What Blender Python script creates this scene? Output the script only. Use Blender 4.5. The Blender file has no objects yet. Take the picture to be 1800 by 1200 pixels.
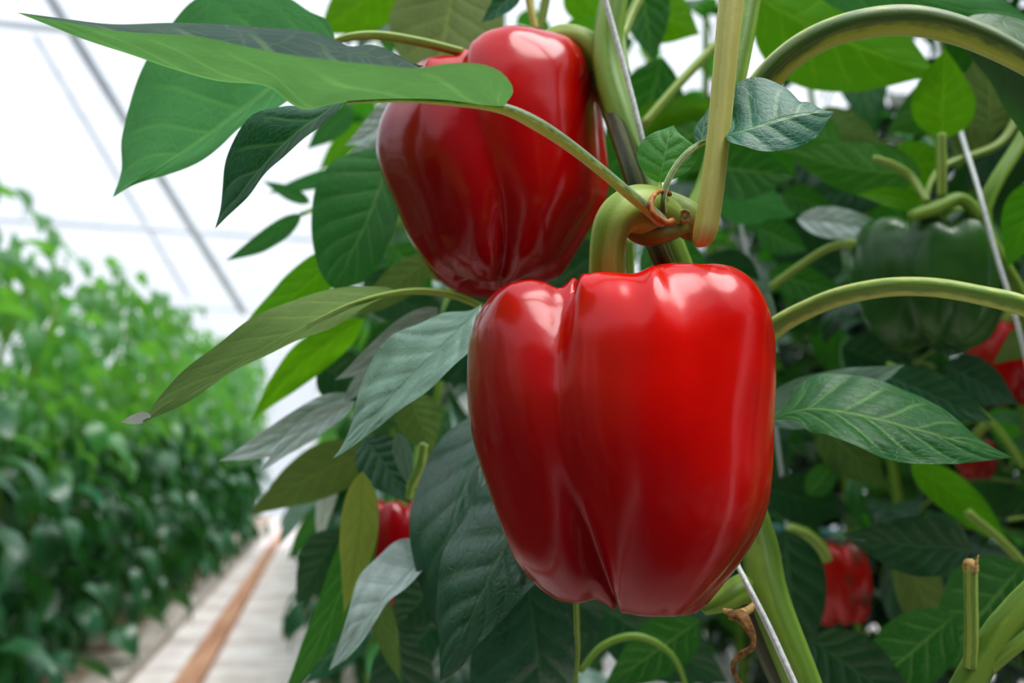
import bpy, math, random
import numpy as np
from mathutils import Vector, Matrix
sc = bpy.context.scene
col = sc.collection
PI = math.pi

# ------------------------------------------------------------------ camera
F = 1500.0
CAM = np.array([0.0, 0.0, 0.8])
YAW = math.radians(13.0); PIT = math.radians(9.46)
fw = np.array([math.sin(YAW)*math.cos(PIT), math.cos(YAW)*math.cos(PIT), math.sin(PIT)])
rt = np.array([math.cos(YAW), -math.sin(YAW), 0.0])
up = np.cross(rt, fw)

def P(x, y, d):
    return CAM + d*(fw + (x-900)/F*rt + (600-y)/F*up)

def proj(co):
    v = np.asarray(co) - CAM
    d = v @ fw
    d = np.where(np.abs(d) < 1e-6, 1e-6, d)
    return 900 + F*(v @ rt)/d, 600 - F*(v @ up)/d, d

cd = bpy.data.cameras.new('camera'); cam = bpy.data.objects.new('camera', cd); col.objects.link(cam)
cam.matrix_world = Matrix(((rt[0], up[0], -fw[0], CAM[0]), (rt[1], up[1], -fw[1], CAM[1]), (rt[2], up[2], -fw[2], CAM[2]), (0, 0, 0, 1)))
cd.sensor_width = 36; cd.lens = 30; cd.clip_start = 0.01
cd.dof.use_dof = True; cd.dof.focus_distance = 0.265; cd.dof.aperture_fstop = 9.0
sc.camera = cam
sc.view_settings.view_transform = 'Standard'
sc.view_settings.look = 'Medium High Contrast'
sc.cycles.use_denoising = True
sc.cycles.max_bounces = 10
sc.cycles.transparent_max_bounces = 16

# ------------------------------------------------------------------ materials
def lin(c):
    return tuple(((v/255.0)/12.92 if v/255.0 <= .04045 else ((v/255.0+.055)/1.055)**2.4) for v in c) + (1.0,)

class NT:
    def __init__(s, name):
        s.m = bpy.data.materials.new(name); s.m.use_nodes = True
        s.t = s.m.node_tree; s.t.nodes.clear()
        s.out = s.n('ShaderNodeOutputMaterial')
    def n(s, typ, **kw):
        nd = s.t.nodes.new(typ)
        for k, v in kw.items(): setattr(nd, k, v)
        return nd
    def set(s, sock, v):
        if isinstance(v, bpy.types.NodeSocket): s.t.links.new(v, sock)
        else: sock.default_value = v
    def math(s, op, a, b=0.0, c=None, clamp=False):
        nd = s.n('ShaderNodeMath', operation=op, use_clamp=clamp)
        s.set(nd.inputs[0], a); s.set(nd.inputs[1], b)
        if c is not None: s.set(nd.inputs[2], c)
        return nd.outputs[0]
    def mix(s, f, a, b):
        nd = s.n('ShaderNodeMix', data_type='RGBA')
        s.set(nd.inputs[0], f); s.set(nd.inputs[6], a); s.set(nd.inputs[7], b)
        return nd.outputs[2]
    def ramp(s, f, lo, hi, a=0.0, b=1.0):
        nd = s.n('ShaderNodeMapRange', interpolation_type='SMOOTHSTEP')
        s.set(nd.inputs[0], f); s.set(nd.inputs[1], lo); s.set(nd.inputs[2], hi); s.set(nd.inputs[3], a); s.set(nd.inputs[4], b)
        return nd.outputs[0]
    def noise(s, vec, scale, detail=3.0, rough=.5):
        nd = s.n('ShaderNodeTexNoise'); s.set(nd.inputs['Vector'], vec)
        nd.inputs['Scale'].default_value = scale; nd.inputs['Detail'].default_value = detail; nd.inputs['Roughness'].default_value = rough
        return nd.outputs['Fac']
    def bump(s, h, strength, dist, normal=None):
        nd = s.n('ShaderNodeBump'); s.set(nd.inputs['Height'], h)
        nd.inputs['Strength'].default_value = strength; nd.inputs['Distance'].default_value = dist
        if normal is not None: s.set(nd.inputs['Normal'], normal)
        return nd.outputs[0]
    def coord(s, w='Object'):
        return s.n('ShaderNodeTexCoord').outputs[w]
    def bsdf(s, **kw):
        nd = s.n('ShaderNodeBsdfPrincipled')
        for k, v in kw.items(): s.set(nd.inputs[k.replace('_', ' ')], v)
        return nd
    def done(s, sh):
        s.t.links.new(sh, s.out.inputs[0]); return s.m

def leaf_material(name, top, under, vein, trans, tf=0.35, rough=0.36, veinmix=0.5, nveins=7.0, spec=0.6, bump=0.3):
    s = NT(name)
    uv = s.n('ShaderNodeUVMap'); sep = s.n('ShaderNodeSeparateXYZ'); s.t.links.new(uv.outputs[0], sep.inputs[0])
    u = s.math('MULTIPLY_ADD', sep.outputs[0], 2.0, -1.0); v = sep.outputs[1]
    U = s.math('ABSOLUTE', u)
    sg = s.math('GREATER_THAN', u, 0.0)
    wob = s.math('MULTIPLY', s.math('SUBTRACT', s.noise(s.coord('UV'), 3.0), .5), 0.06)
    ph = s.math('SUBTRACT', v, s.math('MULTIPLY', s.math('POWER', U, 0.8), 0.26))
    ph = s.math('ADD', s.math('MULTIPLY', s.math('ADD', ph, wob), nveins), s.math('MULTIPLY', sg, 0.4))
    fr = s.math('FRACT', s.math('ADD', ph, 20.0))
    tri = s.math('MINIMUM', fr, s.math('SUBTRACT', 1.0, fr))          # 0 at vein, .5 between
    sec = s.ramp(tri, 0.03, 0.10, 1.0, 0.0)
    sec = s.math('MULTIPLY', sec, s.ramp(U, 0.55, 0.98, 1.0, 0.0))
    sec = s.math('MULTIPLY', sec, 0.75)
    midw = s.math('MULTIPLY_ADD', v, -0.045, 0.075)
    mid = s.ramp(U, s.math('MULTIPLY', midw, .45), midw, 1.0, 0.0)
    vo = s.n('ShaderNodeTexVoronoi', feature='DISTANCE_TO_EDGE'); s.t.links.new(s.coord('UV'), vo.inputs['Vector']); vo.inputs['Scale'].default_value = 17
    ter = s.ramp(vo.outputs['Distance'], 0.0, 0.09, 0.28, 0.0)
    vm = s.math('MAXIMUM', s.math('MAXIMUM', sec, mid), ter)
    geo = s.n('ShaderNodeNewGeometry'); back = geo.outputs['Backfacing']
    nz = s.noise(s.coord('UV'), 5.0, 4.0)
    nz2 = s.ramp(nz, .3, .7)
    oi = s.n('ShaderNodeObjectInfo').outputs['Random']
    topc = s.mix(nz2, lin(top), lin([c*1.22 for c in top]))
    undc = s.mix(nz2, lin(under), lin([c*1.12 for c in under]))
    base = s.mix(back, topc, undc)
    base = s.mix(s.math('MULTIPLY', vm, veinmix), base, lin(vein))
    hv = s.n('ShaderNodeHueSaturation'); s.set(hv.inputs['Color'], base)
    s.set(hv.inputs['Value'], s.math('MULTIPLY_ADD', oi, 0.35, 0.83)); s.set(hv.inputs['Hue'], s.math('MULTIPLY_ADD', oi, 0.03, 0.485))
    base = hv.outputs[0]
    h = s.math('MULTIPLY_ADD', s.ramp(tri, 0.0, 0.35), 1.0, s.math('MULTIPLY', mid, -1.0))
    h = s.math('ADD', h, s.math('MULTIPLY', s.noise(s.coord('UV'), 14.0, 3.0), 0.9))
    h = s.math('ADD', h, s.math('MULTIPLY', ter, -0.9))
    h = s.math('MULTIPLY', h, s.math('MULTIPLY_ADD', back, -1.6, 1.0))
    nrm = s.bump(h, bump, 0.0012)
    pr = s.bsdf(Base_Color=base, Roughness=s.math('MULTIPLY_ADD', nz, 0.14, rough-.05), Specular_IOR_Level=s.math('MULTIPLY_ADD', back, -spec*.6, spec), Normal=nrm)
    tr = s.n('ShaderNodeBsdfTranslucent')
    tc = s.mix(s.math('MULTIPLY', vm, 0.5), lin(trans), lin([min(255, c*1.2+15) for c in trans]))
    s.set(tr.inputs[0], s.mix(nz2, tc, s.mix(.5, tc, lin([c*.75 for c in trans]))))
    mx = s.n('ShaderNodeMixShader'); mx.inputs[0].default_value = tf
    s.t.links.new(pr.outputs[0], mx.inputs[1]); s.t.links.new(tr.outputs[0], mx.inputs[2])
    return s.done(mx.outputs[0])

def stem_material(name, a, b, nst=5.0, rough=.42, hairy=0.0, tf=0.0):
    s = NT(name)
    uv = s.n('ShaderNodeUVMap'); sep = s.n('ShaderNodeSeparateXYZ'); s.t.links.new(uv.outputs[0], sep.inputs[0])
    nz = s.noise(s.coord('UV'), 6.0)
    mp = s.n('ShaderNodeMapping'); mp.inputs['Scale'].default_value = (40, 3, 1); s.t.links.new(s.coord('UV'), mp.inputs[0])
    st2 = s.noise(mp.outputs[0], 1.0, 3.0)
    w = s.math('SINE', s.math('ADD', s.math('MULTIPLY', sep.outputs[0], 2*PI*nst), s.math('MULTIPLY', nz, 2.0)))
    w = s.math('MULTIPLY_ADD', w, 0.5, 0.5)
    f = s.math('MULTIPLY_ADD', s.math('SUBTRACT', st2, .5), 0.9, s.ramp(w, .15, .8), clamp=True)
    base = s.mix(f, lin(a), lin(b))
    fine = s.noise(s.coord('Object'), 900.0, 2.0)
    nrm = s.bump(s.math('ADD', s.math('MULTIPLY', w, 1.0), s.math('MULTIPLY', fine, .3)), 0.35, 0.0006)
    pr = s.bsdf(Base_Color=base, Roughness=rough, Specular_IOR_Level=.45, Normal=nrm)
    if hairy: s.set(pr.inputs['Sheen Weight'], hairy)
    return s.done(pr.outputs[0])

def pepper_material(name, c1, c2, rough=.2, c3=None, lit_grad=None):
    s = NT(name)
    o = s.coord('Object')
    n1 = s.noise(o, 22.0, 3.0); n2 = s.noise(o, 260.0, 2.0); n3 = s.noise(o, 60.0, 3.0)
    mp = s.n('ShaderNodeMapping'); mp.inputs['Scale'].default_value = (1, 1, .18); s.t.links.new(o, mp.inputs[0])
    st = s.noise(mp.outputs[0], 140.0, 4.0)
    base = s.mix(s.ramp(n1, .3, .7), lin(c1), lin(c2))
    base = s.mix(s.ramp(st, .52, .8, 0, .35), base, lin(c2))
    if c3:
        base = s.mix(s.ramp(n1, .5, .62, 0, .8), base, lin(c3))
    if lit_grad:
        c0, dr, half, deep = lit_grad
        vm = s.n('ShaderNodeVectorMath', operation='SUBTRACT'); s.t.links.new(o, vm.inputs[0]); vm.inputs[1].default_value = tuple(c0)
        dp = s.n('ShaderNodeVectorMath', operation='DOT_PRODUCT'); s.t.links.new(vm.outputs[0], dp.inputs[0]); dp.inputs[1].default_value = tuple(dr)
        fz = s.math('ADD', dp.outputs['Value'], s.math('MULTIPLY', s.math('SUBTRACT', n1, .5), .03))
        base = s.mix(s.ramp(fz, -half, half, 1.0, 0.0), base, lin(deep))  # lit upper right and shaded lower left painted into the skin colour
    vo = s.n('ShaderNodeTexVoronoi'); s.t.links.new(o, vo.inputs['Vector']); vo.inputs['Scale'].default_value = 330
    spk = s.ramp(vo.outputs['Distance'], .03, .09, .22, 0)
    base = s.mix(spk, base, lin([min(255, c+90) for c in c2]))
    nrm = s.bump(s.math('ADD', n3, s.math('MULTIPLY', n2, .12)), .16, .0016)
    pr = s.bsdf(Base_Color=base, Roughness=s.math('MULTIPLY_ADD', n1, .1, rough), Specular_IOR_Level=.5, Normal=nrm,
                Subsurface_Weight=.1, Subsurface_Scale=.004, Coat_Weight=.15, Coat_Roughness=.09)
    s.set(pr.inputs['Subsurface Radius'], (1.0, .25, .15))
    return s.done(pr.outputs[0])

def simple_material(name, a, b, scale=40.0, rough=.6, bumpd=0.0, metallic=0.0):
    s = NT(name); o = s.coord('Object')
    n = s.noise(o, scale, 4.0)
    kw = dict(Base_Color=s.mix(s.ramp(n, .3, .7), lin(a), lin(b)), Roughness=rough, Metallic=metallic)
    if bumpd: kw['Normal'] = s.bump(n, .6, bumpd)
    return s.done(s.bsdf(**kw).outputs[0])

M = {}
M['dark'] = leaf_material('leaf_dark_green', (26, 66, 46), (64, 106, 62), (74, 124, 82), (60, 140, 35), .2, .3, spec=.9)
M['mid'] = leaf_material('leaf_mid_green', (36, 94, 48), (78, 124, 62), (146, 182, 108), (90, 180, 40), .32, .36, veinmix=.65)
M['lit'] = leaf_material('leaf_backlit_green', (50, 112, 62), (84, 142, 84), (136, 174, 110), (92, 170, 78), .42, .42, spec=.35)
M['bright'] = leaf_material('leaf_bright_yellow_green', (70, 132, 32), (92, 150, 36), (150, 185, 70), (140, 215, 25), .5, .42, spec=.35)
M['under'] = leaf_material('leaf_underside', (12, 50, 44), (100, 146, 92), (150, 180, 110), (122, 178, 98), .33, .5, spec=.35, veinmix=.3)
M['olive'] = leaf_material('leaf_olive_underside', (74, 104, 56), (112, 134, 80), (156, 172, 100), (112, 146, 56), .28, .5, spec=.3)
M['gloss'] = leaf_material('leaf_glossy_painted_sheen', (124, 152, 140), (96, 128, 86), (120, 148, 128), (80, 150, 60), .12, .30, spec=1.0, bump=.3)  # pale sky reflection painted into the blade's base colour
M['teal'] = leaf_material('leaf_teal_green', (40, 98, 78), (84, 124, 76), (140, 180, 132), (60, 140, 60), .25, .38, veinmix=.8, bump=.2, nveins=5.0)
M['whitetip'] = simple_material('curled_pale_tip', (222, 228, 222), (238, 240, 236), 200, .5)
M['sheen'] = leaf_material('leaf_dark_sheen', (50, 90, 74), (70, 108, 72), (96, 136, 104), (60, 130, 50), .15, .27, spec=1.0, bump=.3)
M['palesheen'] = leaf_material('leaf_pale_painted_sheen', (186, 200, 200), (100, 130, 90), (130, 156, 140), (90, 150, 80), .1, .3, spec=1.0, bump=.25)  # whitish base colour stands in for sky sheen on the blade
M['young'] = leaf_material('leaf_young_light_green', (86, 150, 78), (110, 165, 90), (150, 195, 120), (110, 190, 60), .4, .42, veinmix=.6, nveins=5.0)
M['yellow'] = leaf_material('leaf_yellowing', (146, 164, 74), (172, 186, 96), (112, 134, 60), (180, 200, 90), .35, .5, veinmix=.6)
M['far'] = leaf_material('leaf_far_row', (44, 104, 56), (84, 142, 70), (140, 180, 116), (140, 215, 74), .38, .24, spec=1.0)
M['farlow'] = leaf_material('leaf_far_low_shade', (38, 90, 58), (50, 100, 56), (84, 124, 80), (70, 140, 50), .25, .26, spec=1.0)  # shade low in the row put into a darker leaf green
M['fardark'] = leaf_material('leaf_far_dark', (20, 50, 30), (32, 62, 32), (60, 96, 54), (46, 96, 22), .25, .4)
M['stem'] = stem_material('stem_green', (108, 142, 54), (142, 174, 76), 3)
M['stemdark'] = stem_material('stem_dark_purple_green', (50, 52, 30), (84, 90, 44), 5, .35)
M['stemlight'] = stem_material('stem_light_green', (130, 156, 72), (166, 188, 100), 5)
M['petiole'] = stem_material('petiole_channelled', (78, 112, 40), (192, 202, 84), 2, .4, .9)
M['petiolelight'] = stem_material('petiole_pale_striped', (120, 160, 72), (204, 218, 122), 2, .4, .2)
M['stalk'] = stem_material('pepper_stalk_green', (140, 164, 66), (176, 194, 104), 4, .42)
M['yellowstalk'] = stem_material('yellowed_stalk', (196, 192, 104), (216, 210, 134), 4, .42)
M['orange'] = simple_material('dried_tendril', (150, 84, 34), (206, 140, 76), 500, .55, .0003)
M['brown'] = simple_material('dried_brown', (110, 74, 38), (176, 136, 84), 400, .7, .0006)
M['scar'] = simple_material('scar_tan', (150, 130, 90), (196, 178, 134), 900, .7)
M['cut'] = simple_material('cut_end_tan', (170, 130, 70), (214, 186, 130), 700, .8, .0005)
M['string'] = simple_material('white_twine', (206, 210, 214), (240, 242, 244), 700, .5, .0003)
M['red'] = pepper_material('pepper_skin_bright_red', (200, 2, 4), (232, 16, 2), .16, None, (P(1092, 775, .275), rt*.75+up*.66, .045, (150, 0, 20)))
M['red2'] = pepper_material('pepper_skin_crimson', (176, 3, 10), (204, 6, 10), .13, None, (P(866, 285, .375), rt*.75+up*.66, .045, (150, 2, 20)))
M['greenp'] = pepper_material('pepper_skin_green', (44, 88, 38), (74, 118, 56), .2)
M['turning'] = pepper_material('pepper_skin_turning', (160, 16, 14), (200, 20, 14), .22, (58, 58, 40))
M['steel'] = simple_material('galvanised_steel', (186, 192, 200), (206, 210, 218), 6, .4)
M['steelpale'] = simple_material('pale_painted_steel', (206, 212, 220), (224, 230, 236), 6, .5)
M['teal_tray'] = simple_material('teal_plastic', (10, 92, 90), (18, 112, 108), 10, .45)

def film_material():
    s = NT('greenhouse_film')
    mp = s.n('ShaderNodeMapping'); mp.inputs['Scale'].default_value = (1.0, 5.0, 1.0); s.t.links.new(s.coord('Object'), mp.inputs[0])
    n = s.noise(mp.outputs[0], 1.6, 3.0)
    tr = s.n('ShaderNodeBsdfTransparent'); tr.inputs[0].default_value = (.97, .98, 1, 1)
    df = s.n('ShaderNodeBsdfTranslucent'); df.inputs[0].default_value = (.72, .76, .80, 1)
    dd = s.n('ShaderNodeBsdfDiffuse'); dd.inputs[0].default_value = (.66, .69, .72, 1)
    m1 = s.n('ShaderNodeMixShader'); m1.inputs[0].default_value = .3
    s.t.links.new(df.outputs[0], m1.inputs[1]); s.t.links.new(dd.outputs[0], m1.inputs[2])
    m2 = s.n('ShaderNodeMixShader'); s.set(m2.inputs[0], s.ramp(n, .42, .68, .06, .34))
    s.t.links.new(tr.outputs[0], m2.inputs[1]); s.t.links.new(m1.outputs[0], m2.inputs[2])
    return s.done(m2.outputs[0])
M['film'] = film_material()

def floor_material():
    s = NT('floor_paving')
    o = s.coord('Object'); sep = s.n('ShaderNodeSeparateXYZ'); s.t.links.new(o, sep.inputs[0])
    y = sep.outputs[1]
    fr = s.math('FRACT', s.math('ADD', s.math('DIVIDE', y, 0.62), 40.3))
    j = s.ramp(s.math('MINIMUM', fr, s.math('SUBTRACT', 1.0, fr)), .015, .05, 1.0, 0.0)
    n = s.noise(o, 3.0, 6.0, .6); n2 = s.noise(o, 14.0, 5.0, .7)
    base = s.mix(s.ramp(n, .35, .65), lin((206, 196, 192)), lin((232, 226, 224)))
    base = s.mix(s.ramp(n2, .52, .72, 0, .5), base, lin((186, 150, 126)))
    base = s.mix(s.math('MULTIPLY', j, .55), base, lin((140, 118, 104)))
    pr = s.bsdf(Base_Color=base, Roughness=.7, Normal=s.bump(s.math('SUBTRACT', n2, j), .5, .01))
    return s.done(pr.outputs[0])
M['floor'] = floor_material()

def soil_material():
    s = NT('soil_litter'); o = s.coord('Object')
    n = s.noise(o, 5.0, 6.0, .65); n2 = s.noise(o, 30.0, 5.0, .7)
    base = s.mix(s.ramp(n, .4, .62), lin((150, 120, 96)), lin((214, 200, 190)))
    base = s.mix(s.ramp(n2, .5, .7, 0, .7), base, lin((104, 74, 52)))
    pr = s.bsdf(Base_Color=base, Roughness=.85, Normal=s.bump(n2, .8, .02))
    return s.done(pr.outputs[0])
M['soil'] = soil_material()

def wood_material(name, a, b):
    s = NT(name)
    mp = s.n('ShaderNodeMapping'); mp.inputs['Scale'].default_value = (14, .8, 14); s.t.links.new(s.coord('Object'), mp.inputs[0])
    n = s.noise(mp.outputs[0], 2.2, 5.0, .6)
    pr = s.bsdf(Base_Color=s.mix(s.ramp(n, .3, .7), lin(a), lin(b)), Roughness=.75, Normal=s.bump(n, .5, .004))
    return s.done(pr.outputs[0])
M['board'] = wood_material('weathered_grey_board', (150, 140, 132), (190, 180, 172))
M['rail'] = wood_material('brown_board', (160, 112, 84), (206, 160, 132))

# ------------------------------------------------------------------ object helpers
def tag(o, label=None, cat=None, group=None, kind=None):
    if label: o['label'] = label
    if cat: o['category'] = cat
    if group: o['group'] = group
    if kind: o['kind'] = kind
    return o

def mesh_obj(name, verts, faces, mat, parent=None, uvs=None, smooth=True, mats=None, midx=None):
    me = bpy.data.meshes.new(name)
    me.from_pydata([tuple(map(float, v)) for v in verts], [], faces)
    if uvs is not None:
        l = me.uv_layers.new(name='UVMap')
        idx = np.empty(len(me.loops), dtype=np.int32); me.loops.foreach_get('vertex_index', idx)
        l.data.foreach_set('uv', np.asarray(uvs, dtype=np.float32)[idx].ravel())
    for m in (mats or [mat]): me.materials.append(m)
    if midx is not None: me.polygons.foreach_set('material_index', midx)
    if smooth: me.polygons.foreach_set('use_smooth', [True]*len(me.polygons))
    me.update()
    o = bpy.data.objects.new(name, me); col.objects.link(o)
    if parent is not None:
        o.parent = parent
        o.matrix_parent_inverse = parent_world(parent).inverted()
    return o

def parent_world(p):
    m = p.matrix_basis.copy()
    if p.parent is not None:
        m = parent_world(p.parent) @ p.matrix_parent_inverse @ m
    return m

def empty(name, loc, label, cat, group=None):
    o = bpy.data.objects.new(name, None); col.objects.link(o)
    o.location = loc; o.empty_display_size = .05
    return tag(o, label, cat, group)

def catmull(pts, n):
    pts = np.asarray(pts, float)
    if len(pts) == 2:
        t = np.linspace(0, 1, n)[:, None]; return pts[0]*(1-t) + pts[1]*t
    d = np.r_[0, np.cumsum(np.sqrt(np.linalg.norm(np.diff(pts[:, :3], axis=0), axis=1)) + 1e-9)]
    q = np.vstack([2*pts[0]-pts[1], pts, 2*pts[-1]-pts[-2]])
    dd = np.r_[2*d[0]-d[1], d, 2*d[-1]-d[-2]]
    dense = []
    for i in range(len(pts)-1):
        p0, p1, p2, p3 = q[i:i+4]; t0, t1, t2, t3 = dd[i:i+4]
        for t in np.linspace(t1, t2, 24, endpoint=False):
            A1 = (t1-t)/(t1-t0)*p0 + (t-t0)/(t1-t0)*p1
            A2 = (t2-t)/(t2-t1)*p1 + (t-t1)/(t2-t1)*p2
            A3 = (t3-t)/(t3-t2)*p2 + (t-t2)/(t3-t2)*p3
            B1 = (t2-t)/(t2-t0)*A1 + (t-t0)/(t2-t0)*A2
            B2 = (t3-t)/(t3-t1)*A2 + (t-t1)/(t3-t1)*A3
            dense.append((t2-t)/(t2-t1)*B1 + (t-t1)/(t2-t1)*B2)
    dense.append(pts[-1]); dense = np.array(dense)
    L = np.r_[0, np.cumsum(np.linalg.norm(np.diff(dense[:, :3], axis=0), axis=1))]
    s = np.linspace(0, L[-1], n)
    return np.stack([np.interp(s, L, dense[:, k]) for k in range(dense.shape[1])], 1)

def WP(pts):
    return np.array([P(*p[:3]) for p in pts])

def tube_geo(pts, rad, seg=14, shape=None, n=None, cap=True, roll=0.0):
    """pts world, rad list or number (radius in metres); shape(theta)->radius factor"""
    pts = np.asarray(pts, float)
    r = np.full(len(pts), rad, float) if np.isscalar(rad) else np.asarray(rad, float)
    if len(r) != len(pts): r = np.interp(np.linspace(0, 1, len(pts)), np.linspace(0, 1, len(r)), r)
    n = n or max(6, len(pts)*7)
    c = catmull(np.c_[pts, r], n); P3, R = c[:, :3], c[:, 3]
    T = np.gradient(P3, axis=0); T /= np.linalg.norm(T, axis=1)[:, None] + 1e-12
    a = np.array([0, 0, 1.0]) if abs(T[0][2]) < .9 else rt
    N = a - T[0]*(a @ T[0]); N /= np.linalg.norm(N)
    vs, uv = [], []
    L = 0
    for i in range(n):
        if i: N = N - T[i]*(N @ T[i]); N /= np.linalg.norm(N); L += np.linalg.norm(P3[i]-P3[i-1])
        B = np.cross(T[i], N)
        for k in range(seg+1):
            th = 2*PI*k/seg + roll
            f = shape(th) if shape else 1.0
            vs.append(P3[i] + R[i]*f*(math.cos(th)*N + math.sin(th)*B)); uv.append((k/seg, L/(max(R.mean(), 1e-5)*12)))
    W = seg+1
    fs = [(i*W+k, i*W+k+1, (i+1)*W+k+1, (i+1)*W+k) for i in range(n-1) for k in range(seg)]
    if cap:
        for i, e in ((0, -1), (n-1, 1)):
            ci = len(vs); vs.append(P3[i] + T[i]*e*R[i]*.35); uv.append((.5, .5))
            for k in range(seg):
                fs.append((i*W+k+1, i*W+k, ci) if e < 0 else (i*W+k, i*W+k+1, ci))
    return vs, fs, uv

def tube(name, pts, rad, mat, parent=None, px=False, **kw):
    """pts = (x, y, depth); with px=True radii are in photo pixels"""
    w = WP(pts)
    if px:
        rad = [r_*p[2]/F for r_, p in zip(rad if not np.isscalar(rad) else [rad]*len(pts), pts)]
    v, f, u = tube_geo(w, rad, **kw)
    return mesh_obj(name, v, f, mat, parent, u)

groove = lambda th: 1.0 - .22*math.exp(-((math.atan2(math.sin(th-1.2), math.cos(th-1.2)))/.5)**2)
def groove_at(a, d=.25, w=.5):
    return lambda th: 1.0 - d*math.exp(-((math.atan2(math.sin(th-a), math.cos(th-a)))/w)**2)

# ---------------------------- leaves from three 3D splines
def leaf_grid(mid, lft, rgt, n=44, m=9, pucker=.006, wav=.01, seed=0, nv=7.0, side='top'):
    rnd = random.Random(seed)
    c = catmull(mid, n); l = catmull(lft, n); r = catmull(rgt, n)
    L = np.linalg.norm(np.diff(c, axis=0), axis=1).sum()
    vs, uv = [], []
    W = 2*m+1
    phs = [rnd.uniform(0, 6.28) for _ in range(4)]
    for i in range(n):
        v = i/(n-1)
        for j in range(-m, m+1):
            u = j/m; e = l[i] if u < 0 else r[i]
            vs.append(c[i]*(1-abs(u)) + e*abs(u)); uv.append((u*.5+.5, v))
    vs = np.array(vs).reshape(n, W, 3)
    gu = np.gradient(vs, axis=1); gv = np.gradient(vs, axis=0)
    N = np.cross(gu, gv); N /= np.linalg.norm(N, axis=2)[:, :, None] + 1e-12
    # smooth normals a little so folds stay clean
    vv = np.linspace(0, 1, n)[:, None]; uu = np.linspace(-1, 1, W)[None, :]; U = np.abs(uu)
    ph = (vv - .26*U**.8)*nv + .4*(uu > 0)
    tri = np.abs(((ph+20) % 1) - .5)*2            # 1 at vein, 0 between
    env = np.clip(U*5, 0, 1)*np.clip((1-U)*3, 0, 1)*np.clip(vv*8, 0, 1)*np.clip((1-vv)*6, 0, 1)
    disp = pucker*L*(1-tri)**1*env*.5
    disp += wav*L*np.sin(uu*3.1+vv*9+phs[0])*U**2*np.sin(PI*np.clip(vv*1.1, 0, 1))
    disp += wav*.6*L*np.sin(vv*21+phs[1]+uu)*U**3*np.sin(PI*vv)
    # orientation
    mean = N.reshape(-1, 3).mean(0); cen = vs.reshape(-1, 3).mean(0)
    facing = (mean @ (CAM-cen)) > 0
    flip = (facing != (side == 'top'))
    sgn = -1.0 if flip else 1.0                   # N*sgn = top side
    vs = vs + N*(disp*sgn)[:, :, None]
    fs = []
    for i in range(n-1):
        for j in range(W-1):
            q = (i*W+j, i*W+j+1, (i+1)*W+j+1, (i+1)*W+j)
            fs.append(q[::-1] if flip else q)
    return vs.reshape(-1, 3), fs, uv

def leaf(parent, mat, mid, lft, rgt, side='top', label=None, pet=None, pr=None, pmat='petiole', name='leaf', **kw):
    b, t = mid[0], mid[-1]
    if mat in ('teal', 'young'): kw.setdefault('nv', 5.0)
    v, f, u = leaf_grid(WP(mid), WP([b]+lft+[t]), WP([b]+rgt+[t]), side=side, **kw)
    o = mesh_obj(name, v, f, M[mat], parent, u)
    if label: o['label'] = label
    if pet:
        tube('petiole', pet, pr or [4]*len(pet), M[pmat], o, px=True, shape=groove)
    return o

PROF_V = np.array([0, .06, .15, .28, .42, .56, .7, .82, .92, 1.0])
PROF_W = np.array([.03, .42, .78, .98, 1.0, .88, .66, .40, .17, .0])
def qleaf(parent, mat, base, tip, w, d, d2=None, bend=0.0, side='top', asym=0.0, tilt=0.0, pet=None, label=None, n=26, m=6, fold=.15, pr=None, pmat='stem', seed=None, **kw):
    """leaf between two image points at real depths; w full width px, tilt = depth of one edge over the other (m), bend = sideways sag in px"""
    d2 = d2 or d
    b = np.array([base[0], base[1], d]); t = np.array([tip[0], tip[1], d2])
    L2 = math.hypot(t[0]-b[0], t[1]-b[1]); dx, dy = (t[0]-b[0])/L2, (t[1]-b[1])/L2
    nx, ny = -dy, dx
    mid, lf, rg = [], [], []
    for v, pw in zip(PROF_V, PROF_W):
        off = bend*4*v*(1-v)
        c = b*(1-v) + t*v + np.array([nx*off, ny*off, 0])
        mid.append(tuple(c))
        wl, wr = w*.5*pw*(1+asym), w*.5*pw*(1-asym)
        fd = fold*pw*w*.5*c[2]/F*(-1 if side == 'top' else 1)
        if 0 < v < 1:
            lf.append((c[0]+nx*wl, c[1]+ny*wl, c[2]+tilt*pw+fd)); rg.append((c[0]-nx*wr, c[1]-ny*wr, c[2]-tilt*pw+fd))
    if seed is None: seed = int(base[0]*7+tip[1]*13) % 9973
    return leaf(parent, mat, mid, lf, rg, side, label, pet, pr, pmat, n=n, m=m, seed=seed, **kw)

# ---------------------------- peppers
def interp_s(tab):
    a = np.array(sorted(tab), float)
    return lambda x: np.interp(x, a[:, 0], a[:, 1])

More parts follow.
